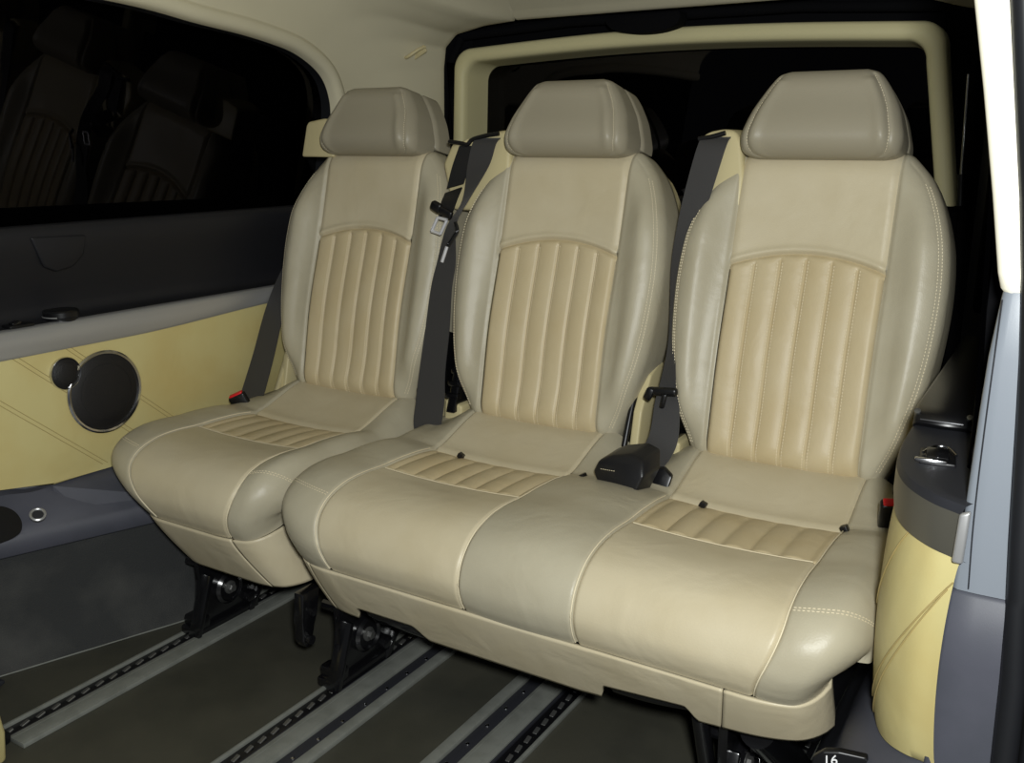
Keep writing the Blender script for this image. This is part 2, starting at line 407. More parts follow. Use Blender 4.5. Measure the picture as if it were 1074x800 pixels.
def sections(C, root, where_c, skirt_name):
    """middle panels, inserts, tails and bolsters of a cushion"""
    cent = []
    for cx in C.seats:
        a = max([q for q in C.seams if q < cx]+[C.xa]); b = min([q for q in C.seams if q > cx]+[C.xb]); cent.append((cx, a, b))
    for cx, a, b in cent:
        ts = np.concatenate([np.linspace(T_INS, T_INS+.03, 7), np.linspace(T_INS+.04, 1, 50)])
        xs = np.concatenate([np.linspace(a, a+.012, 6), np.linspace(a+.02, b-.02, 24), np.linspace(b-.012, b, 6)])
        mb = MB(); mb.grid([[C.pt(x, t) for x in xs] for t in ts])
        w = where_c[cx]
        front = mb.build('seat_cushion', M['beige'], root, 60, label='smooth beige leather cushion front '+w)
        ts = np.concatenate([np.linspace(T_CREASE, T_CREASE+.03, 8), np.linspace(T_CREASE+.04, T_INS-.03, 18), np.linspace(T_INS-.025, T_INS, 8)])
        xf = np.linspace(a, b, 75); mb = MB(); mb.grid([[C.pt(x, t) for x in xf] for t in ts])
        mb.tube([C.pt(x, T_INS, lift=.0022) for x in np.linspace(a+.006, b-.006, 50)], .0014, 6, 1)
        mb.build('fluted_insert', [M['tan'], M['piping']], front, 60, label='fluted tan leather insert of the cushion')
        ts = np.linspace(.02, T_CREASE, 26); mb = MB(); mb.grid([[C.pt(x, t) for x in xs] for t in ts])
        mb.build('rear_pad', M['beige'], front, 60, label='smooth beige rear pad rising to the backrest')
    for a, b in C.bol:
        ts = np.concatenate([np.linspace(.02, T_CREASE, 20), np.linspace(T_CREASE+.01, 1, 70)])
        inner = b-a; xs = np.concatenate([np.linspace(a, a+.012, 7), np.linspace(a+.018, b-.018, 16), np.linspace(b-.012, b, 7)])
        rows = [[C.pt(x, t, 'bolster') for x in xs] for t in ts]
        for i, r in enumerate(rows):
            zlow = .335 if C.xb > .6 else .30
            if a <= C.xa+1e-6: r.insert(0, V(r[0][0]+.004, max(r[0][1], 1.20), min(r[0][2], .30)))
            else: r.insert(0, C.pt(a, ts[i], 'bolster', -.018))
            if b >= C.xb-1e-6: r.append(V(r[-1][0]-.004, max(r[-1][1], 1.20), min(r[-1][2], zlow)))
            else: r.append(C.pt(b, ts[i], 'bolster', -.018))
        mb = MB(); mb.grid(rows)
        for q in (a, b):
            if q in C.seams:
                sgn = 1 if q == a else -1
                mb.tube([C.pt(q+sgn*.0015, t, 'bolster', .0032) for t in np.linspace(T_CREASE+.02, .995, 70)], .0010, 6, 1)  # seam thread; its pale tone also stands for the edge highlight
        if a <= C.xa+1e-6 or b >= C.xb-1e-6:                        # short cross seam on the front corner
            x0, x1 = (a, b-.006) if a <= C.xa+1e-6 else (a+.006, b)
            tt = .77
            for o_ in (-.0035, .0035):
                stitches(mb, [C.pt(x, tt+o_+.0*x, 'bolster', .0006) for x in np.linspace(x0, x1, 24)], 1, .004, .002, .0007)
        mb.build('cushion_bolster', [M['taupe'], M['thread']], root, 60, label='grey taupe leather bolster of the cushion')

def skirt(C, root, zb_fn, splits, x_lo, x_hi, kb):
    """apron under the cushion front"""
    def P(x, v):
        p = C.pt(x, 1., 'center', -.002, True)
        xb = lerp(C.xa, C.xb, .5); w = (x-C.xa)/(C.xb-C.xa)
        xq = lerp(p[0], lerp(x_lo, x_hi, w), v**1.2)
        z = lerp(p[2]-.001, zb_fn(xq), v); k = max(0, (p[2]-.001-z)/(p[2]-.001-.178))
        return V(xq, p[1]+.004+.058*k**1.15, z)
    edges = [C.xa+.004]+splits+[C.xb-.004]; out = []
    for i, (a, b) in enumerate(zip(edges, edges[1:])):
        g = .0011; n = max(10, int((b-a)/.006)); mb = MB()
        xs = np.linspace(a+g, b-g, n); rows = [[P(x, v) for x in xs] for v in np.linspace(0, 1, 22)]
        if i == 0:
            rows = [[V(r[0][0]+.02, r[0][1]+.16, r[0][2]+.0), V(r[0][0]+.004, r[0][1]+.03, r[0][2])]+r for r in rows]
        if i == len(edges)-2:
            rows = [r+[V(r[-1][0]-.006, r[-1][1]+.03, r[-1][2]), V(r[-1][0]-.03, r[-1][1]+.09, r[-1][2])] for r in rows]
        mb.grid(rows)
        nm = 'front_skirt' if 0 < i < len(edges)-2 or len(edges) == 2 else 'corner_skirt'
        o = mb.build(nm, M['beige'], root, 60); solid(o, .006, 1); out.append(o)
    return out

# ------------------------------------------------------------------ seat furniture
def belt_guide(poly, slot, root):
    """poly: outline in x, z at the front face; slot: points of the dark belt opening"""
    mb = MB(); mb.prism(poly, lambda u, v, w: V(u, 1.730+w+(v-1.0)*.2, v), .075, .010, 0, 4)
    gd = mb.build('belt_guide', M['beige_plastic'], root, 40, label='beige plastic belt guide on the backrest shoulder')
    if slot is None: return gd
    mb = MB(); mb.tube(catmull([V(x, 1.722+(z-1.0)*.2, z+.007) for x, z in slot], 16), .0045, 10)
    mb.build('belt_slot', M['black'], gd, 40)
    return gd

def recliner(cx, s, root, tall):
    """hinge cover at the foot of the backrest on side s"""
    x = cx+s*.212
    if not tall:
        mb = MB(); mb.prism([(-.026, .36), (.020, .36), (.024, .455), (-.020, .465)], lambda u, v, w: V(x+u, 1.612+w-(v-.36)*.0, v), .07, .005, 0, 3)
        mb.build('hinge_cover', M['beige_plastic'], root, 40, label='boxy beige cover of the backrest hinge')
        mb = MB(); mb.prism([(1.60, .44), (1.70, .44), (1.74, .60), (1.66, .60)], lambda u, v, w: V(x-.010+w, u, v), .022, .003)
        for k in range(5): mb.box((x+.0, 1.615+.012*k, .475+.024*k), (.034, .016, .012), None, .003)
        mb.lathe([(0, 0), (.016, 0), (.016, .012), (.010, .016), (0, .016)], (x+.012, 1.66, .50), (1, 0, 0), 20)
        mb.build('hinge_plate', M['gloss'], root, 40, label='black steel hinge plate of the backrest')
    else:
        mb = MB(); mb.prism([(1.595, .37), (1.68, .37), (1.76, .56), (1.715, .585), (1.665, .565), (1.625, .50)], lambda u, v, w: V(x-.008+w, u, v), .018, .004, 0, 3)
        mb.build('hinge_cover', M['beige_plastic'], root, 40, label='curved beige cover of the backrest hinge')
        if s < 0: return
        mb = MB(); mb.tube(catmull([V(x-.014, 1.60, .43), V(x-.014, 1.635, .51), V(x-.012, 1.672, .57), V(x-.008, 1.70, .592)], 16), .006)
        mb.build('hinge_strap', M['black'], root, 40)

def leg(x, root, mir=1):
    poly = [(1.176, .012), (1.196, .052), (1.206, .120), (1.196, .205), (1.52, .215), (1.50, .155), (1.43, .10), (1.385, .082), (1.355, .036), (1.345, .010)]
    mb = MB(); mb.prism(poly, lambda u, v, w: V(x+w-.007, u, v), .014, .003)
    mb.prism([(1.30, .10), (1.29, .205), (1.52, .215), (1.50, .155), (1.43, .10)], lambda u, v, w: V(x+w-.060, u, v), .012, .003)
    mb.tube([V(x-.05, 1.225, .15), V(x+.004, 1.225, .15)], .011); mb.tube([V(x-.05, 1.42, .15), V(x+.012, 1.42, .15)], .013)
    mb.lathe([(0, 0), (.036, 0), (.036, .010), (.030, .016), (.027, .010), (.012, .010), (0, .010)], (x+.005, 1.270, .084), (1, 0, 0), 36)
    mb.box((x+.010, 1.37, .125), (.016, .05, .030), Matrix.Rotation(.5, 3, 'X'), .004)
    mb.box((x+.010, 1.325, .040), (.020, .022, .022), None, .004)
    o = mb.build('leg_bracket', M['gloss'], root, 35, label='black painted steel seat leg')
    mb = MB(); mb.lathe([(0, 0), (.014, 0), (.014, .004), (.010, .006)], (x+.014, 1.270, .084), (1, 0, 0), 24)
    mb.lathe([(0, 0), (.0095, 0), (.0095, .008), (.007, .0095)], (x+.018, 1.270, .084), (1, 0, 0), 6)
    mb.build('bolt', M['bolt'], o, 30, label='grey hexagonal bolt')
    mb = MB(); mb.prism([(1.172, .004), (1.182, .004), (1.226, .128), (1.216, .132)], lambda u, v, w: V(x-.010+w, u, v), .032, .003)
    mb.build('front_strut', M['gloss'], o, 30)
    mb = MB(); mb.prism([(1.316, .008), (1.328, .004), (1.378, .072), (1.367, .078)], lambda u, v, w: V(x-.006+w, u, v), .026, .003)
    mb.build('rear_strut', M['gloss'], o, 30)
    mb = MB(); mb.box((x-.010, 1.262, .014), (.052, .17, .020), None, .005); mb.box((x-.01, 1.20, .030), (.05, .030, .030), None, .006)
    mb.build('rail_shoe', M['gloss'], o, 30)
    return o

def buckle(c, d, wdir, root):
    """black stalk buckle with a red release bar; d = direction it points in, wdir = across it"""
    d = Vector(d).normalized(); w = Vector(wdir); w = (w-d*w.dot(d)).normalized(); n = d.cross(w)
    q = Matrix((w, n, d)).transposed()
    mb = MB(); mb.box(c, (.040, .018, .060), q, .005, 3)
    b = mb.build('belt_buckle', M['black'], root, 35, label='black belt buckle')
    mb = MB(); e = Vector(c)+d*.0295; mb.box(e, (.032, .013, .007), q, .002, 2)
    mb.build('release_button', M['red'], b, 35, label='red release button')
    return b

def anchor_clip(x, y, z, root, rz=.3):
    mb = MB(); mb.box((x, y, z), (.012, .012, .010), Matrix.Rotation(rz, 3, 'Y'), .002)
    mb.box((x+.004, y-.006, z+.001), (.006, .010, .012), Matrix.Rotation(rz, 3, 'Y'), .001)
    mb.build('anchor_clip', M['black'], root, 35)

# ================================================================== SEATS
C1, C2, C3 = -.480, .020, .515
single = thing('single_seat', 'single cream and taupe leather seat beside the left window, standing apart from the double bench', 'car seat', (C1, 1.32, 0))
bench = thing('bench_seat', 'double leather bench with two fluted backrests and one shared front cushion', 'car seat', ((C2+C3)/2, 1.32, 0))

cs = Cushion(C1-.258, C1+.218, [C1], .125, .03, [(C1-.258, C1-.150), (C1+.145, C1+.218)])
sections(cs, single, {C1: 'of the single seat'}, None)
skirt(cs, single, lambda x: .180, [C1-.20, C1+.145], C1-.105, C1+.212, 0)
cb = Cushion(C2-.278, C3+.252, [C2, C3], .045, .05, [(C2-.278, C2-.150), (C2+.150, C3-.145), (C3+.148, C3+.252)])
sections(cb, bench, {C2: 'of the middle place', C3: 'of the right place'}, None)
def zb(x):
    a = float(sm(-.098, -.086, x)*(1-sm(.034, .062, x))); b = float(sm(.388, .396, x)*(1-sm(.528, .548, x)))
    return .176+.030*max(a, b)+.040*max(0, (x-.35)/.35)
skirt(cb, bench, zb, [C2-.215, C3+.098], C2-.232, C3+.205, 0)

for root, C, zz in ((single, cs, .0), (bench, cb, 0.)):
    mb = MB(); xa = C.xa+(.13 if root is single else .05); xb = C.xb-.06
    mb.box(((xa+xb)/2, 1.43, .235), (xb-xa, .44, .11), None, .02, 3)
    mb.build('seat_pan', M['black'], root, 40, label='black seat pan under the cushion')

for cx, root, w in ((C1, single, 'of the single seat'), (C2, bench, 'of the middle place'), (C3, bench, 'of the right place')):
    backrest(cx, root, w); headrest(cx, root, w)
    recliner(cx, -1, root, cx == C1); recliner(cx, 1, root, cx != C1)
    if root is bench: anchor_clip(cx-.080, 1.452, .409, root, .5); anchor_clip(cx+(.186 if cx == C2 else .150), 1.455, .416, root, -.5)
belt_guide([(-.700, .968), (-.694, 1.040), (-.688, 1.049), (-.64, 1.056), (-.60, 1.05), (-.60, .968)], None, single)
belt_guide([(-.250, .86), (-.286, .955), (-.268, .999), (-.226, 1.008), (-.163, 1.022), (-.135, 1.027), (-.118, 1.012), (-.115, .95), (-.13, .86)], [(-.267, .996), (-.238, .993), (-.219, .990), (-.208, 1.000), (-.175, 1.008), (-.143, 1.012)], bench)
belt_guide([(.315, .86), (.297, .95), (.290, .99), (.295, 1.011), (.308, 1.020), (.336, 1.025), (.358, 1.022), (.372, 1.003), (.385, .94), (.385, .86)], [(.294, 1.000), (.318, 1.004), (.344, 1.011)], bench)

# handles in the bench skirt
for x0, x1 in ((-.082, .040), (.398, .535)):
    mb = MB(); n = 24; xs = np.linspace(x0, x1, n)
    mb.tube([V(x, 1.196-.006*math.sin(math.pi*i/(n-1)), .194+.040*max(0, (x-.35)/.35)-.004*i/(n-1)) for i, x in enumerate(xs)], [.013]+[.0165]*(n-2)+[.013], 14)
    mb.box(((x0+x1)/2, 1.225, .198+.040*max(0, ((x0+x1)/2-.35)/.35)), (x1-x0, .04, .034), None, .008)
    mb.build('pull_handle', M['gloss'], bench, 40, label='black pull handle in the front skirt')

leg(-.552, single); 
leg(-.172, bench); leg(.572, bench)
mb = MB(); mb.prism([(1.150, .105), (1.160, .090), (1.172, .092), (1.182, .120), (1.186, .150), (1.205, .20), (1.155, .20), (1.152, .150)], lambda u, v, w: V(-.232+w, u, v), .022, .004)
mb.tube([V(-.236, 1.164, .108), V(-.200, 1.164, .108)], .009); mb.tube([V(-.236, 1.172, .160), V(-.200, 1.172, .160)], .008); mb.box((-.240, 1.19, .14), (.012, .03, .05), None, .004)
mb.build('seat_latch', M['gloss'], bench, 35, label='black steel latch under the bench edge')
mb = MB(); mb.tube([V(.622, 1.20, .19), V(.634, 1.30, .10), V(.640, 1.38, .02)], [.026, .027, .028], 20)
mb.tube([V(.54, 1.19, .19), V(.545, 1.215, .10), V(.55, 1.24, .03)], .013, 14)
mb.build('support_tube', M['gloss'], bench, 35, label='black tubular support at the bench corner')
mb = MB(); mb.tube([V(-.15, 1.30, .11), V(.20, 1.30, .11)], .014, 14); mb.box((-.125, 1.37, .105), (.05, .05, .03), Matrix.Rotation(.3, 3, 'Y'), .006)
mb.build('cross_tube', M['gloss'], bench, 35)

# ------------------------------------------------------------------ belts
hx = lambda w, a=0., b=0.: V(w*math.cos(a), w*b, w*math.sin(a))
# left seat
MB().ribbon([(V(-.668, 1.800, 1.000), hx(.020)), (V(-.672, 1.805, .90), hx(.022)), (V(-.700, 1.765, .80), hx(.022)), (V(-.722, 1.695, .71), hx(.025)),
                  (V(-.727, 1.640, .62), hx(.030)), (V(-.722, 1.580, .50), hx(.034)), (V(-.718, 1.520, .39), hx(.037)), (V(-.718, 1.50, .35), hx(.037))], .0012, 50).build('seat_belt', M['web'], single, 40, label='dark seat belt webbing by the left wall')
buckle((-.700, 1.488, .410), (-.22, -.35, .85), (.8, .5, .38), single)
mb = MB(); mb.prism([(1.56, .36), (1.61, .36), (1.655, .50), (1.64, .515)], lambda u, v, w: V(-.704+w, u, v), .012, .003)
mb.build('hinge_blade', M['beige_plastic'], single, 40)
# middle seat: main strap
main = MB().ribbon([(V(-.172, 1.740, 1.012), hx(.028)), (V(-.173, 1.716, 1.000), hx(.029)), (V(-.181, 1.704, .955), hx(.0265)), (V(-.186, 1.665, .887), hx(.0150, .3, -.5)),
                    (V(-.2066, 1.640, .834), hx(.0180, .3, -.4)), (V(-.216, 1.632, .756), hx(.0240, .1)), (V(-.229, 1.6315, .703), hx(.0265)), (V(-.236, 1.624, .618), hx(.0310)),
                    (V(-.233, 1.598, .528), hx(.0330)), (V(-.221, 1.572, .470), hx(.0370, .1)), (V(-.221, 1.560, .414), hx(.0360, .15)), (V(-.206, 1.555, .374), hx(.029, .5))], .0012, 70)
belt2 = main.build('seat_belt', M['web'], bench, 40, label='dark seat belt webbing between the single seat and the middle seat')
MB().ribbon([(V(-.2205, 1.722, .994), hx(.0200)), (V(-.229, 1.708, .950), hx(.0215)), (V(-.2365, 1.698, .911), hx(.0220, .25))], .0012, 12).build('folded_strap', M['webdark'], belt2, 40, label='folded end of the webbing')
MB().ribbon([(V(-.240, 1.697, .902), hx(.0230, .3)), (V(-.230, 1.665, .880), hx(.022, .3)), (V(-.228, 1.651, .856), hx(.020, .4))], .0014, 12).build('belt_pad', M['webdark'], belt2, 40)
R_ = Matrix.Rotation(.42, 3, 'Y')
mb = MB(); mb.box((-.230, 1.638, .8645), (.058, .011, .018), R_, .006, 3); mb.box((-.243, 1.638, .8705), (.026, .013, .022), R_, .007, 3)
mb.build('tongue_grip', M['black'], belt2, 35)
fr4 = [V(-.2376, 1.634, .849), V(-.2140, 1.634, .845), V(-.2300, 1.632, .8155), V(-.2525, 1.632, .8205)]
mb = MB()
for p, q in zip(fr4, fr4[1:]+fr4[:1]): mb.tube([p, q], .0034, 8)
mb.build('buckle_tongue', M['steel'], belt2, 35, label='chrome belt tongue hanging loose')
mb = MB(); mb.tube(catmull([V(-.1849, 1.622, .842), V(-.1771, 1.6185, .8265), V(-.1849, 1.6166, .8128), V(-.1976, 1.6146, .7953)], 12), .0042, 8)
mb.build('strap_slider', M['black'], belt2, 35)
mb = MB(); mb.tube([V(-.2015, 1.615, .7923), V(-.2122, 1.611, .7602)], .0036, 8)
mb.build('slider_bar', M['steel'], belt2, 35, label='bright metal bar')
mb = MB(); mb.box((-.272, 1.548, .372), (.022, .014, .05), Matrix.Rotation(.45, 3, 'Y'), .004); mb.box((-.282, 1.54, .355), (.018, .012, .02), Matrix.Rotation(.2, 3, 'Y'), .003)
mb.build('belt_anchor', M['black'], bench, 35)
mb = MB(); mb.box((-.176, 1.556, .392), (.014, .014, .032), Matrix.Rotation(.6, 3, 'Y'), .003)
mb.build('belt_anchor', M['black'], bench, 35)
# right seat strap
main = MB().ribbon([(V(.326, 1.740, 1.012), hx(.026)), (V(.324, 1.717, 1.000), hx(.027)), (V(.3115, 1.705, .94), hx(.0265)), (V(.2984, 1.690, .862), hx(.0245, .1)),
                    (V(.292, 1.672, .78), hx(.0225, .1, -.2)), (V(.294, 1.648, .68), hx(.0155, .2, -.6)), (V(.297, 1.630, .628), hx(.0135, .2, -.7)), (V(.299, 1.612, .574), hx(.0165, .1, -.3)),
                    (V(.303, 1.600, .53), hx(.0240)), (V(.308, 1.580, .478), hx(.0275, -.15)), (V(.305, 1.555, .450), hx(.027, -.35)), (V(.296, 1.515, .432), hx(.025, -.5)), (V(.285, 1.465, .425), hx(.022, -.6))], .0012, 70)
belt3 = main.build('seat_belt', M['web'], bench, 40, label='dark seat belt webbing between the middle seat and the right seat')
mb = MB(); mb.box((.297, 1.592, .556), (.058, .014, .016), Matrix.Rotation(-.08, 3, 'Y'), .006, 3); mb.box((.271, 1.589, .549), (.016, .012, .026), Matrix.Rotation(.4, 3, 'Y'), .006)
mb.box((.301, 1.586, .540), (.009, .010, .028), Matrix.Rotation(.2, 3, 'Y'), .003)
mb.build('buckle_tongue', M['black'], belt3, 35, label='black belt tongue grip')
mb = MB()
prm = [(.234, .436), (.244, .458), (.262, .468), (.302, .478), (.328, .472), (.338, .448), (.318, .400), (.258, .392)]
mb.prism(prm, lambda u, v, w: V(u+.25*w, 1.420+w+1.0*max(0, v-.452)-.30*(u-.29)*(u < .29), v+.2*w), .050, .005, 0, 3)
stitches(mb, [V(.254, 1.4275, .447), V(.290, 1.4165, .452)], 1, .003, .002, .0007)
mb.build('buckle_pouch', [M['blackleather'], M['thread']], bench, 40, label='black leather wrapped buckle lying on the cushion')
mb = MB(); mb.prism([(-.02, -.03), (.016, -.03), (.022, .004), (.004, .016), (-.014, .012)], lambda u, v, w: V(.340+u, 1.500-w+.4*v, .430+v), .012, .004); mb.build('buckle_stalk', M['black'], bench, 35)
buckle((C3+.214, 1.480, .444), (.1, -.5, .8), (.9, .3, 0), bench)

# ================================================================== SETTING
# floor
mb = MB(); n = 24
mb.grid([[V(x, y, 0) for x in np.linspace(-1.0, 1.25, n)] for y in np.linspace(.2, 2.5, n)]); struct('floor', mb, M['vinyl'])

def seat_rail(x0, mir, y0, label, parts):
    """floor rail; x runs from the slot side to the cover side times mir"""
    t = thing('floor_rail', label, 'floor rail', (x0, 1.3, 0), 'seat rails running along the floor'); y1 = 2.2
    def strip(a, b, z0, z1, name, m, lab=None):
        mb = MB(); xa, xb = sorted((x0+mir*a, x0+mir*b)); mb.box(((xa+xb)/2, (y0+y1)/2, (z0+z1)/2), (xb-xa, y1-y0, z1-z0), None, .0012, 2)
        o = mb.build(name, m, t, 30)
        if lab: o['label'] = lab
        return o
    strip(0, .007, 0, .008, 'rail_lip', M['railgrey'])
    ch = strip(.007, .038, 0, .002, 'rail_channel', M['black'], 'black slotted channel')
    mb = MB(); mb.box((x0+mir*.0225, y0+.012, .0035), (.008, .016, .004), Matrix.Rotation(.25, 3, 'X'), .001, 1)
    o = mb.build('locking_tooth', M['bolt'], ch, 30); y = y0+.042
    while y < 1.50:
        c = o.copy(); COL.objects.link(c); c.location.y = y-y0-.012; y += .030
    strip(.038, .042, 0, .007, 'rail_lip', M['charcoal'])
    strip(.043, .086, 0, .009, 'rail_cover', M['railgrey'], 'grey ribbed cover strip')
    for k in (.052, .078): strip(k, k+.0015, .009, .0098, 'cover_rib', M['railgrey'])
    if parts:
        g = strip(.087, .117, 0, .003, 'cable_groove', M['charcoal'], 'dark groove with rivets'); mb = MB()
        mb.lathe([(.0038, 0), (.0034, .0018), (0, .003)], (x0+mir*.104, y0+.02, .003), (0, 0, 1), 12)
        o = mb.build('rivet', M['chrome'], g, 40); y = y0+.082
        while y < 1.55:
            c = o.copy(); COL.objects.link(c); c.location.y = y-y0-.02; y += .062
        strip(.117, .138, 0, .010, 'rail_lip', M['railgrey'])
    return t
seat_rail(-.588, 1, .775, 'grey slotted floor rail nearest the left wall', False)
seat_rail(-.194, 1, .60, 'wide grey floor rail under the left end of the bench, second from the left wall', True)
seat_rail(.240, -1, .60, 'wide grey floor rail under the middle of the bench, third from the left wall', True)
seat_rail(.655, -1, .60, 'grey floor rail under the right end of the bench, beside the right lower trim', False)

# ---- left side -------------------------------------------------------------
def loft(prof_fn, ys): return [[V(x, y, z) for x, z in prof_fn(y)] for y in ys]
ys = np.linspace(.45, 2.28, 50)
# upper dark wall with recess and shelf
def upper(y):
    b = .010*float(sm(1.25, 1.6, y))
    return [(-.880, .842), (-.800, .846), (-.780, .850), (-.768, .846), (-.764, .832), (-.772, .80), (-.790, .765), (-.812+b, .72), (-.822+b, .69), (-.822+b, .672), (-.812+b, .662), (-.776, .658), (-.770, .640)]
mb = MB(); mb.grid(loft(upper, ys)); struct('wall_left', mb, M['wallblack'], 60)
# silver strip
ys2 = np.linspace(.45, 1.72, 40)
def strip_(y):
    k = 1-.45*float(sm(1.25, 1.72, y))
    return [(-.788, .659), (-.772, .660), (-.765, .657), (-.7605, .650), (-.760, .612+.036*(1-k)), (-.764, .606+.036*(1-k)), (-.785, .606+.036*(1-k))]
mb = MB(); mb.grid(loft(strip_, ys2)); struct('trim_1', mb, M['silver'], 50)
# cream panel with diagonal seams
mb = MB()
poly = [(.45, .617), (1.20, .617), (1.80, .640), (1.80, .34), (1.17, .338), (1.05, .338), (.94, .366), (.45, .37)]
mb.prism(poly, lambda u, v, w: V(-.790+w, u, v), .022, .004, 0, 3)
for y0 in (.86, .99, 1.10):                                  # double stitched diagonals
    for o_ in (0, .012):
        a = V(-.7672, y0+o_, .612); b = V(-.7672, y0+o_+.30, .35)
        mb.tube([a, b], .0007, 6, 1, False)
struct('trim_2', mb, [M['cream_panel'], M['seam']], 40)
# lower tray and wheel box
def xl(y): return -.777+(.367*(y-.926) if y < 1.20 else .1006+.06*(1-math.exp(-(y-1.20)*6)))
def tray(y):
    x = xl(y); u = float(sm(1.02, 1.10, y)); v = float(sm(.90, .98, y))
    return [(-.790, .362-.024*float(sm(.93, 1.02, y))), (-.772, .350-.014*float(sm(.93, 1.02, y))), (lerp(-.772, x, .35), lerp(.314, .322, u)), (lerp(-.772, x, .72), lerp(.288, .286, u)), (x-.006, .268), (x, .262), (x+.002, .226), (x-.002, .222), (x-.02, .222)]
ys3 = np.linspace(.45, 1.75, 60)
mb = MB(); mb.grid(loft(tray, ys3)); struct('trim_3', mb, M['navy'], 50)
mb = MB(); mb.grid(loft(lambda y: [(xl(y)-.012, .226), (xl(y)-.008, .15), (xl(y)-.002, .08), (xl(y)+.012, .035), (xl(y)+.030, .012), (xl(y)+.040, .0035), (xl(y)+.041, .001)], ys3))
mb.tube([V(xl(y)+.041, y, .0025) for y in ys3], .0016, 6, 1)
struct('baseboard_left', mb, [M['carpet'], M['railgrey']], 60)
# raised wedge on the tray
mb = MB()
mb.add([V(-.766, 1.045, .338), V(-.700, 1.30, .300), V(-.668, 1.24, .274), V(-.742, 1.075, .288), V(-.766, 1.045, .30), V(-.700, 1.30, .24), V(-.668, 1.24, .24), V(-.742, 1.075, .25)],
       [(0, 1, 2, 3), (0, 3, 7, 4), (3, 2, 6, 7), (1, 0, 4, 5)])
struct('trim_4', mb, M['navy'], 0)
# round socket and pocket on the tray
sk = thing('power_socket', 'round power socket with a chrome ring on the left tray', 'socket', (-.735, .985, .300))
ax = V(.55, -.25, .80)
mb = MB(); mb.lathe([(.010, -.006), (.0145, -.002), (.0150, .003), (.0125, .0045), (.0105, .003), (.0100, -.004)], (-.738, .990, .301), ax, 32); mb.build('socket_ring', M['silver'], sk, 40, label='chrome ring')
mb = MB(); mb.lathe([(.0101, .001), (.0095, .002), (.004, .0024), (0, .0024)], (-.738, .990, .301), ax, 24); mb.build('socket_cap', M['charcoal'], sk, 40)
mb = MB(); mb.prism([tuple(p) for p in catmull([V(.80, .335), V(.90, .336), V(.935, .332), (.955, .318), (.961, .300), (.955, .284), (.938, .276), (.90, .275), (.80, .278)], 40)], lambda u, v, w: V(-.775+w-(v-.30)*.55+.025, u, v), .003, .001); pk = mb.build('tray_pocket', M['black'], None, 40)
pk['label'] = 'dark recessed pocket at the left end of the left tray'; pk['category'] = 'pocket'
# cover flap on the upper wall
mb = MB(); mb.prism([(1.058, .828), (1.175, .824), (1.170, .785), (1.150, .762), (1.115, .756), (1.088, .768)], lambda u, v, w: V(-.771+w-(.80-v)*.42*(v < .80), u, v), .010, .004, 0, 3)
fl = mb.build('cover_flap', M['wallblack'], None, 40); fl['label'] = 'dark hinged cover flap below the left window'; fl['category'] = 'flap'
# knob and switch on the shelf
k = thing('cup_holder', 'round black cup holder lid on the shelf above the silver strip', 'cup holder', (-.795, 1.115, .662))
mb = MB(); mb.lathe([(.030, -.004), (.031, .004), (.034, .006), (.034, .016), (.031, .019), (0, .020)], (-.797, 1.125, .660), (0, 0, 1), 40); mb.build('lid', M['black'], k, 40)
mb = MB(); mb.tube([V(-.797+.0345*math.cos(a), 1.125+.0345*math.sin(a), .667) for a in np.linspace(-2.4, -.8, 20)], .0012, 6); mb.build('lid_edge', M['silver'], k, 40)
k = thing('rocker_switch', 'small black rocker switch on the shelf at the left edge, beside the cup holder lid', 'switch', (-.79, 1.03, .66))
mb = MB(); mb.box((-.790, 1.030, .662), (.030, .050, .008), None, .003); mb.build('bezel', M['black'], k, 40)
mb = MB(); mb.box((-.787, 1.022, .668), (.016, .018, .008), Matrix.Rotation(.2, 3, 'X'), .003); mb.build('rocker', M['gloss'], k, 40)

# speakers in the left panel
def speaker(name, c, r, label):
    t = thing(name, label, 'speaker', (-.768, c[0], c[1])); p = (-.768, c[0], c[1])
    mb = MB(); mb.lathe([(r*1.0, -.002), (r*1.06, .002), (r*1.07, .006), (r*1.03, .0085), (r*.985, .007), (r*.97, .003)], p, (1, 0, 0), 64); mb.build('chrome_ring', M['chrome'], t, 40, label='thin chrome ring')
    mb = MB(); mb.lathe([(r*.985, .003), (r*.9, .007), (r*.6, .0105), (r*.3, .012), (0, .0125)], p, (1, 0, 0), 64); mb.build('grille', M['grille'], t, 60, label='black perforated grille')
    mb = MB()
    for q in (.32, .52, .72): mb.lathe([(r*q-.001, .0105-q*q*.006), (r*q, .0126-q*q*.006), (r*q+.001, .0105-q*q*.006)], p, (1, 0, 0), 48)
    mb.build('grille_ridge', M['black'], t, 40)
speaker('loudspeaker', (1.182, .502), .081, 'large round black loudspeaker with a chrome ring in the cream left panel')
speaker('tweeter', (1.098, .558), .031, 'small round black tweeter touching the upper left of the large loudspeaker')

# ---- left window and the lining above it -------------------------------------
def wx(z): return -.77+.075*(z-.845)
wout = [(.45, .846), (.45, 1.282), (.9, 1.283), (1.296, 1.271), (1.487, 1.252), (1.62, 1.240), (1.708, 1.228), (1.770, 1.216), (1.820, 1.198), (1.862, 1.175), (1.890, 1.148), (1.908, 1.112), (1.915, 1.075), (1.914, 1.02), (1.909, .976), (1.90, .846)]
wbig = [(.30, .80), (.30, 1.36), (1.2, 1.36), (1.75, 1.33), (1.98, 1.22), (2.0, 1.0), (1.98, .80)]
mb = MB(); mb.prism(wbig, lambda u, v, w: V(-.855+.15*(v-.845)-w+.03*(u-1.3), u, v), .005, 0)
struct('window_1', mb, M['glass'], 0)
edge = wout[1:]; ec = catmull([V(y, z) for y, z in edge], 90)
def zcc(y): return 1.435-.123*max(0, min((y-1.95)/.28, 1.0))**1.3
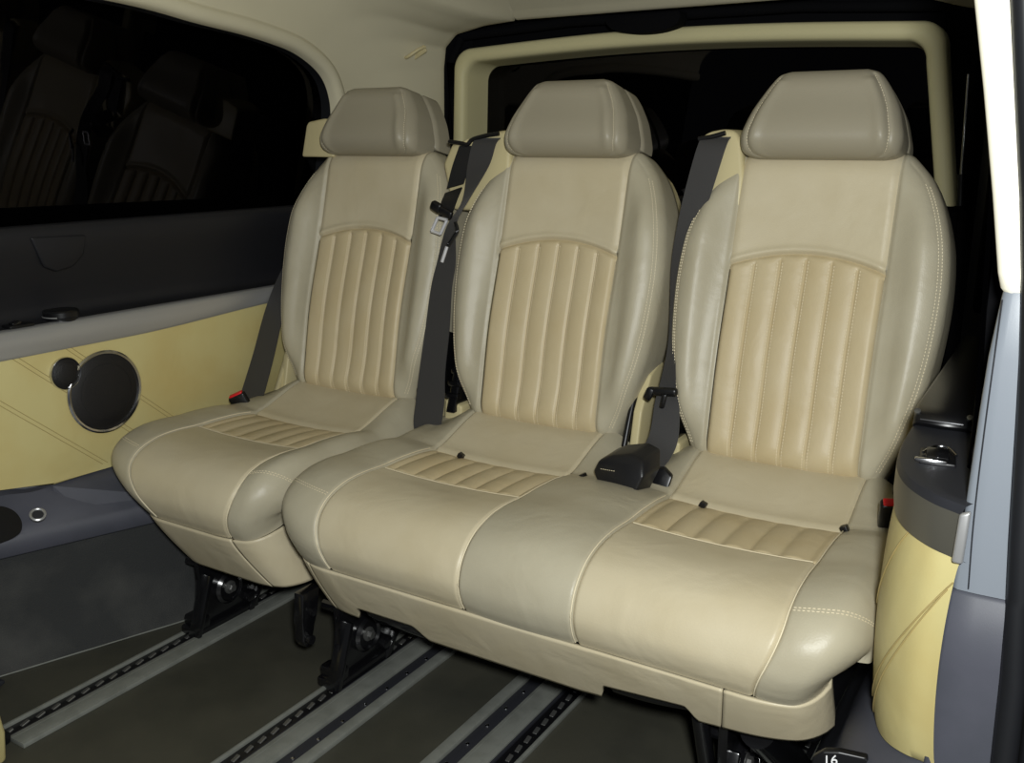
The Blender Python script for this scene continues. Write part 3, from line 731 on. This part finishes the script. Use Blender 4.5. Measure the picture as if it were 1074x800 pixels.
arc = [0.]
for a, b in zip(ec, ec[1:]): arc.append(arc[-1]+np.linalg.norm(b-a))
a0 = next(arc[i] for i in range(len(ec)) if ec[i][0] > 1.40)
_gp = [(0, V(-.40, 1.42, zcc(1.42))), (.16, V(-.40, 1.80, zcc(1.80))), (.26, V(-.40, 2.05, zcc(2.05))), (.32, V(-.40, 2.15, zcc(2.15))), (.38, V(-.42, 2.230, 1.3095)), (.46, V(-.52, 2.235, 1.304)), (.54, V(-.62, 2.245, 1.288)), (.60, V(-.668, 2.258, 1.255)), (.66, V(-.683, 2.268, 1.20)), (.8, V(-.690, 2.275, 1.05)), (1, V(-.692, 2.28, .846))]
def path_at(f): return V(*[np.interp(f, [a for a, b in _gp], [b[k] for a, b in _gp]) for k in range(3)])
rows = []
for i, p in enumerate(ec):
    y, z = p; t = ec[min(i+1, len(ec)-1)]-ec[max(i-1, 0)]; t /= np.linalg.norm(t); nrm = V(-t[1], t[0])
    if nrm[1] < -.2: nrm = -nrm
    e0 = V(wx(z), y, z); o2 = lambda d, dx: V(wx(z)+dx, y+nrm[0]*d, z+nrm[1]*d)
    s = i/(len(ec)-1)
    # outer goal: the ceiling along the top edge, then round the rear corner and down the tailgate gap
    f = np.clip((arc[i]-a0)/(arc[-1]-a0), 0, 1)
    if f <= 0: goal = V(-.40, y, zcc(y)); tb = V(1, 0, .03)
    else: goal = path_at(f); tb = lerp(V(1, .05, .03), V(.10, 1, 0), float(sm(.25, .60, f)))
    r = [o2(-.004, -.022), o2(-.003, .002), o2(.002, .010), o2(.010, .014), o2(.020, .014), o2(.028, .010), o2(.031, .006), o2(.034, .006)]
    a = r[-1]; ta = V(.1*nrm[1], nrm[0], nrm[1])
    b = goal; L = np.linalg.norm(b-a)
    for q in np.linspace(.08, 1, 14):
        c1 = a+ta*L*.42; c2 = b-tb*L*.35
        r.append((1-q)**3*a+3*(1-q)**2*q*c1+3*(1-q)*q*q*c2+q**3*b)
    if f > .36: r += [b+tb*.008+V(0, .006, -.002), b+V(0, .022, .002)]
    else: r += [b+V(.004, 0, .0), b+V(.010, 0, .001)]
    rows.append(r)
rev = [[V(*r[0])+V(.004, 0, 0), V(*r[0])+V(-.03, 0, 0), V(*r[0])+V(-.075, .0, 0)] for r in rows]
mb = MB(); mb.grid(rev); struct('trim_18', mb, M['rubber'], 60)
mb = MB(); mb.grid(rows); struct('trim_5', mb, M['headliner'], 80)
# ceiling
yy = list(np.linspace(.5, 1.9, 16))+list(np.linspace(1.95, 2.21, 22))
def crow(y, z): return [V(x, y, z-.05*float(sm(.45, .72, x))**1.3-.0*x) for x in np.concatenate([np.linspace(-.41, .40, 12), np.linspace(.44, .74, 12)])]
rows = [crow(y, zcc(y)) for y in yy]
for y, z in ((2.222, 1.3135), (2.232, 1.309), (2.242, 1.309), (2.252, 1.315), (2.258, 1.330)): rows.append(crow(y, z))
mb = MB(); mb.grid(rows); struct('ceiling', mb, M['headliner'], 80)
# coat hook
h = MB(); h.tube(catmull([V(-.712, 2.150, 1.232), V(-.702, 2.140, 1.222), V(-.684, 2.135, 1.226), V(-.664, 2.150, 1.242), V(-.652, 2.165, 1.249)], 20), [.003]*3+[.0045]*15+[.003]*3, 10)
h.box((-.680, 2.172, 1.236), (.050, .006, .020), Matrix.Rotation(-.45, 3, 'Y'), .003, 3)
hk = h.build('coat_hook', M['beige_plastic'], None, 40); hk['label'] = 'small cream coat hook at the upper left corner above the single seat'; hk['category'] = 'hook'

# ---- rear ---------------------------------------------------------------------
def arch_path(xl0, xl1, zl, zr, xr1, xr0, zb0, zb1, r, crown):
    P = [V(lerp(xl0, xl1, q), lerp(zb0, zl-r, q)) for q in np.linspace(0, 1, 16)]
    P += [V(xl1+r-r*math.cos(q), zl-r+r*math.sin(q)) for q in np.linspace(.1, math.pi/2, 12)]
    P += [V(lerp(xl1+r, xr1-r, q), lerp(zl, zr, q)+crown*math.sin(math.pi*q)) for q in np.linspace(.03, .97, 30)]
    P += [V(xr1-r+r*math.sin(q), zr-r+r*math.cos(q)) for q in np.linspace(0, math.pi/2-.1, 12)]
    P += [V(lerp(xr1, xr0, q), lerp(zr-r, zb1, q)) for q in np.linspace(0, 1, 16)]
    return P
fo_ = arch_path(-.674, -.658, 1.254, 1.254, .616, .667, .80, .866, .055, .020)
fi_ = arch_path(-.632, -.620, 1.218, 1.216, .578, .628, .80, .866, .045, .018)
rows = []
for a, b in zip(fo_, fi_):
    P = lambda q, y: V(lerp(a[0], b[0], q), y, lerp(a[1], b[1], q))
    rows.append([P(-.02, 2.36), P(-.02, 2.312), P(.05, 2.303), P(.2, 2.298), P(.6, 2.296), P(.85, 2.299), P(.97, 2.306), P(1.02, 2.32), P(1.06, 2.36), P(1.12, 2.405), P(1.16, 2.425)])
mb = MB(); mb.grid(rows); struct('trim_6', mb, M['pillar_trim'], 60)
mb = MB(); mb.prism([(-.66, .78), (-.655, 1.24), (-.60, 1.262), (0, 1.28), (.57, 1.262), (.62, 1.22), (.66, .78)], lambda u, v, w: V(u, 2.412+w, v), .005, 0); struct('window_2', mb, M['glass'], 0)
mb = MB(); mb.box((0, 2.42, .43), (1.6, .03, .87), None, .004); struct('wall_back', mb, M['wallblack'])
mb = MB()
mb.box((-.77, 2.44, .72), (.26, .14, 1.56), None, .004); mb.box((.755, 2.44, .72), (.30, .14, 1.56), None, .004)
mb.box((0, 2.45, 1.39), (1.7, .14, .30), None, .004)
struct('gap_shade_2', mb, M['shade_trim'])  # near-black backing added so the gaps round the tailgate read as shade
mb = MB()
for s in (-1, 1):                                            # tubes coloured as the shade in the gap round the opening
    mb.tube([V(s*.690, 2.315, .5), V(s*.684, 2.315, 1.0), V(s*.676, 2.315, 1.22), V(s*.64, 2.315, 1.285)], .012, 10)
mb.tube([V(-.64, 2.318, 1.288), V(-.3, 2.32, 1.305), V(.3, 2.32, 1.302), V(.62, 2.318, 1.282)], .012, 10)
struct('gap_shade_1', mb, M['shade_trim'], 60)
mb = MB(); mb.box((.86, 1.70, 1.33), (.10, 1.20, .12), None, .01); mb.box((.80, 2.20, 1.05), (.10, .30, .75), None, .01); mb.box((.895, 1.22, .98), (.09, .10, .80), None, .004); struct('trim_8', mb, M['shade_trim'])
# black cover at the top of the tailgate
mb = MB(); pl_ = catmull([V(-.160, .020), V(-.165, .008), V(-.140, -.012), V(-.09, -.022), V(-.03, -.022), V(.015, -.012), V(.030, .006), V(.027, .022)], 30)
mb.prism([(p[0]+.02, p[1]) for p in pl_], lambda u, v, w: V(u-.02, 2.255+w, 1.283+v+.03*(u-.02)*.4), .05, .006, 0, 3)
cv = mb.build('brake_light_cover', M['shade_trim'], None, 40); cv['label'] = 'black rounded cover at the top centre of the rear window'; cv['category'] = 'cover'
# gas strut
gs = thing('gas_strut', 'thin silver gas strut beside the right edge of the rear window', 'strut', (.675, 2.29, .86))
mb = MB(); mb.tube([V(.668, 2.29, 1.14), V(.676, 2.29, .92)], .0035, 10); mb.build('rod', M['chrome'], gs, 40)
mb = MB(); mb.tube([V(.6755, 2.29, .935), V(.680, 2.29, .868)], .0075, 12); mb.build('socket_end', M['rubber'], gs, 40)

# ---- right side -----------------------------------------------------------------
mb = MB(); mb.prism([(1.16, .64), (1.16, 1.30), (2.0, 1.28), (2.05, .66)], lambda u, v, w: V(.845-.05*(v-.85)-.03*(u-1.16)+w, u, v), .005, 0); struct('window_3', mb, M['glass'], 0)
mb = MB(); mb.grid([[V(.81, 2.0, z) if k == 0 else V(.81-.10*k/6, 2.0+.30*k/6, z) for k in range(7)] for z in (0, .4, .86, 1.30)]); struct('wall_right', mb, M['charcoal'], 60)
# tray top with the curved front, lower fascia, cream panel
ctr = catmull([V(.762, 1.86), V(.763, 1.50), V(.764, 1.34), V(.767, 1.235), V(.776, 1.165), V(.796, 1.108), V(.828, 1.066), V(.863, 1.042)], 60)
rows = []
for p in ctr:
    rows.append([V(.90, max(p[1], 1.07), .634), V(lerp(p[0], .9, .3), lerp(p[1], max(p[1], 1.07), .5), .634), V(p[0]+.006, p[1]+.004, .634), V(p[0]+.002, p[1]+.001, .632), V(p[0], p[1], .627), V(p[0]-.0005, p[1]-.0005, .622)])
mb = MB(); mb.grid(rows); struct('trim_9', mb, M['charcoal'], 40)
rows = [[V(p[0]-.0005, p[1]-.0005, .622), V(p[0]-.001, p[1]-.001, .59), V(p[0]+.001, p[1]+.001, .571), V(p[0]+.012, p[1]+.010, .566)] for p in ctr]
mb = MB(); mb.grid(rows); struct('trim_17', mb, M['fascia'], 40)
rows = []
def czb(x): return .290+.030*sm(.766, .87, x)
for p in ctr:
    x, y = p; b = czb(x)
    r = []
    for q in np.linspace(0, 1, 24):
        z = lerp(.571, b, q); d = .004+.010*math.sin(math.pi*q)**.7
        bx = .012*q*float(sm(1.25, 1.06, y))
        r.append(V(x+.006-d*.8-bx*.0, y+.004-d*.6, z))
    r.append(V(x+.015, y+.012, b-.004)); rows.append(r)
mb = MB(); mb.grid(rows)
def cream_pt(i, q):
    i = min(max(i, 0), len(rows)-1.001); a = int(i); f = i-a; j = q*23; c = int(min(j, 22)); g = j-c
    return (1-f)*((1-g)*rows[a][c]+g*rows[a][c+1])+f*((1-g)*rows[a+1][c]+g*rows[a+1][c+1])
for i0, q0, i1, q1 in ((60, .10, 33, .93), (59, .14, 34.5, .99), (45, 0, 30, .5)):
    mb.tube([cream_pt(lerp(i0, i1, s), lerp(q0, q1, s))+V(-.0006, -.0008, 0) for s in np.linspace(0, 1, 24)], .0010, 6, 1)
struct('trim_10', mb, [M['cream_panel'], M['seam']], 60)
# fascia end cap in pale silver; its colour carries the flash highlight
mb = MB(); mb.prism([(.858, .570), (.869, .570), (.871, .630), (.860, .625)], lambda u, v, w: V(u, 1.034+w, v), .008, .003, 0, 3); struct('trim_11', mb, M['silver'], 30)
# dark lower trim bulging to the floor
rows = []
for p in ctr:
    x, y = p; k = float(sm(1.45, 1.10, y))
    b = czb(x)
    o_ = lambda d, z: V(x-d, y-d*.8*k, z)
    rows.append([V(x+.016, y+.012, b+.004), o_(-.003, b-.004), o_(.010, b-.018), o_(.030, b-.06), o_(.045, b-.11), o_(.075, b-.18), o_(.100, b-.24), o_(.115, 0)])
mb = MB(); mb.grid(rows); struct('baseboard_right', mb, M['navy'], 60)
# black tag with white print near the floor
tg = thing('strap_tag', 'black tag with white print at the bottom right below the cream panel', 'tag', (.765, 1.085, .25))
mb = MB(); mb.prism([(-.036, -.03), (.030, -.03), (.031, .012), (.024, .019), (-.006, .0195), (-.024, .0155), (-.036, .004)], lambda u, v, w: V(.762+u, 1.092-w+.2*u, .258+v), .012, .003, 0, 3); mb.build('tag_body', M['black'], tg, 40)
cu = bpy.data.curves.new('tag_print', 'FONT'); cu.body = '16'; cu.size = .018; cu.extrude = .0004; cu.align_x = 'LEFT'; cu.shear = .2
tmp = bpy.data.objects.new('tag_print', cu); COL.objects.link(tmp); bpy.context.view_layer.update()
me = bpy.data.meshes.new_from_object(tmp.evaluated_get(bpy.context.evaluated_depsgraph_get())); bpy.data.objects.remove(tmp)
me.name = 'tag_print'; me.materials.clear(); me.materials.append(M['label_white'])
to = bpy.data.objects.new('tag_print', me); COL.objects.link(to); to.parent = tg; to['label'] = 'white printed characters'
to.matrix_local = Matrix.Translation(Vector((-.0250, -.0135, .0080))) @ Matrix.Rotation(math.radians(11.3), 4, 'Z') @ Matrix.Rotation(math.radians(90), 4, 'X') @ Matrix.Rotation(math.radians(16), 4, 'Z')
# raised lid behind the tray switch
cl = thing('storage_lid', 'black satin lid with a rounded front edge on the right armrest', 'lid', (.80, 1.5, .634))
mb = MB(); rows = []
for y, z in ((1.318, .634), (1.312, .640), (1.314, .648), (1.324, .653), (1.35, .655), (1.5, .657), (1.80, .662), (1.86, .664)):
    hw = .036+.004*float(sm(1.3, 1.36, y)); m = lerp(.802, .800, (y-1.3)/.5)
    rows.append([V(m-hw, y+.012, .634), V(m-hw+.001, y+.010, z-.004), V(m-hw+.006, y+.006, z), V(m, y, z+.001), V(m+hw-.006, y+.006, z), V(m+hw-.001, y+.010, z-.004), V(m+hw, y+.012, .634)])
mb.grid(rows); mb.build('lid', M['black'], cl, 50)
mb = MB(); mb.lathe([(.0042, 0), (.0042, .003), (0, .004)], (.770, 1.326, .652), (0, -.6, .8), 12); mb.lathe([(.0042, 0), (.0042, .003), (0, .004)], (.834, 1.326, .652), (0, -.6, .8), 12); mb.build('lid_screw', M['bolt'], cl, 40)
mb = MB(); mb.tube([V(.776, 1.313, .646), V(.802, 1.309, .647), V(.828, 1.313, .646)], .0014, 8); mb.build('lid_edge', M['darksilver'], cl, 40)
sw = thing('rocker_switch', 'chrome edged rocker switch on the right armrest in front of the black lid', 'switch', (.816, 1.19, .634))
Rr = Matrix.Rotation(.12, 3, 'Z')
mb = MB(); mb.box((.816, 1.190, .635), (.040, .058, .005), Rr, .002); mb.build('bezel', M['black'], sw, 40)
mb = MB(); mb.box((.812, 1.164, .638), (.036, .008, .005), Rr, .002); mb.tube(catmull([V(.800, 1.186, .640), V(.810, 1.204, .644), V(.824, 1.206, .644), V(.836, 1.192, .640)], 16), .0018, 8); mb.build('chrome_edge', M['chrome'], sw, 40, label='chrome edge')
mb = MB(); mb.box((.816, 1.187, .640), (.026, .026, .006), Rr @ Matrix.Rotation(.2, 3, 'X'), .003); mb.build('rocker', M['gloss'], sw, 40)
# door pillar
def post(pts, th, nm, m, bev=.006):
    """pts: (z, x_left, x_right, y)"""
    rows = []
    for z, a, b, y in pts:
        rows.append([V(a+.02, y+.10, z), V(a+.001, y+.02, z), V(a, y+.010, z), V(a+.0015, y+.003, z), V(a+.006, y, z), V(lerp(a, b, .5), y-.001, z), V(b, y, z), V(b+.004, y+.02, z)])
    mb = MB(); mb.grid(rows); 
    return struct(nm, mb, m, 60)
up_pts = [(1.34, .776, .815, 1.05), (1.25, .795, .832, 1.05), (1.132, .817, .850, 1.05), (1.05, .834, .863, 1.05), (.95, .853, .879, 1.05), (.875, .866, .889, 1.05), (.860, .870, .890, 1.052), (.852, .876, .889, 1.058)]
post(up_pts, .02, 'trim_12', M['bright_trim'])
lo_pts = [(.870, .874, .895, 1.06), (.85, .872, .893, 1.052), (.79, .867, .895, 1.05), (.73, .865, .899, 1.05), (.68, .864, .902, 1.05), (.60, .862, .907, 1.05), (.545, .860, .911, 1.05), (.535, .860, .912, 1.05)]
post(lo_pts, .02, 'trim_13', M['slate'])
lo2 = [(.533, .860, .914, 1.054), (.529, .857, .914, 1.049), (.45, .854, .918, 1.048), (.32, .852, .921, 1.046), (.1, .860, .925, 1.044), (0, .858, .93, 1.04)]
post(lo2, .02, 'trim_14', M['navy'])
mb = MB(); mb.tube(catmull([V(lerp(.8742, .8742, 0), 1.047, .85), V(.8730, 1.046, .72), V(.8735, 1.046, .62), V(.8765, 1.046, .54)], 24), .0007, 8)
struct('trim_15', mb, M['charcoal'])
mb = MB(); mb.tube([V(b+.012, y-.004, z) for z, a, b, y in up_pts[:6]]+[V(b+.014, y-.006, z) for z, a, b, y in lo_pts[2:]]+[V(b+.012, y-.006, z) for z, a, b, y in lo2[2:]], .013, 14)
mb.tube([V(b+.045, y-.004, z) for z, a, b, y in up_pts[:6]]+[V(b+.045, y-.006, z) for z, a, b, y in lo_pts[2:]]+[V(b+.045, y-.006, z) for z, a, b, y in lo2[2:]], .020, 14)
struct('trim_16', mb, M['rubber'], 60)

# corner of the next row's seat foot at the far left of the floor
fs = thing('seat_foot', 'black rail foot with a cream cover at the bottom left end of the floor rail', 'seat foot', (-.57, .74, 0))
mb = MB(); mb.prism([(.66, .002), (.772, .002), (.775, .020), (.755, .045), (.66, .05)], lambda u, v, w: V(-.592+w, u, v), .060, .005); mb.build('rail_shoe', M['black'], fs, 40)
mb = MB(); mb.prism([(.66, .0), (.742, .0), (.748, .05), (.735, .14), (.66, .16)], lambda u, v, w: V(-.512+w-.3*(u-.7), u, v), .030, .008, 0, 3); mb.build('foot_cover', M['cream_panel'], fs, 40, label='cream foot cover')
mb = MB(); mb.prism([(.70, .002), (.86, .002), (.872, .006), (.872, .012), (.86, .016), (.70, .016)], lambda u, v, w: V(-.80+w, u, v), .085, .004); mb.build('floor_bracket', M['charcoal'], fs, 40)

# ================================================================== LIGHT, CAMERA
cam = bpy.data.cameras.new('camera'); co = bpy.data.objects.new('camera', cam); COL.objects.link(co)
yaw, pitch = math.radians(31.6), math.radians(14.05)
co.location = (.95, 0, 1.0); co.rotation_euler = (math.pi/2-pitch, 0, yaw)
cam.sensor_width = 36; cam.lens = 999/1074*36; cam.clip_start = .02; S.camera = co
fl_ = bpy.data.lights.new('camera_flash', 'POINT'); fl_.energy = 102; fl_.shadow_soft_size = .045; fl_.color = (.975, 1, .985)
fo_l = bpy.data.objects.new('camera_flash', fl_); COL.objects.link(fo_l); fo_l.location = (1.02, -.02, 1.11)
w = bpy.data.worlds.new('night_fill'); S.world = w; w.use_nodes = True
w.node_tree.nodes['Background'].inputs[0].default_value = (.9, .95, 1, 1); w.node_tree.nodes['Background'].inputs[1].default_value = .06  # even fill added to lift the dark plastics
S.view_settings.view_transform = 'Standard'; S.view_settings.look = 'None'; S.view_settings.exposure = 0; S.view_settings.gamma = 1
S.view_settings.use_curve_mapping = False
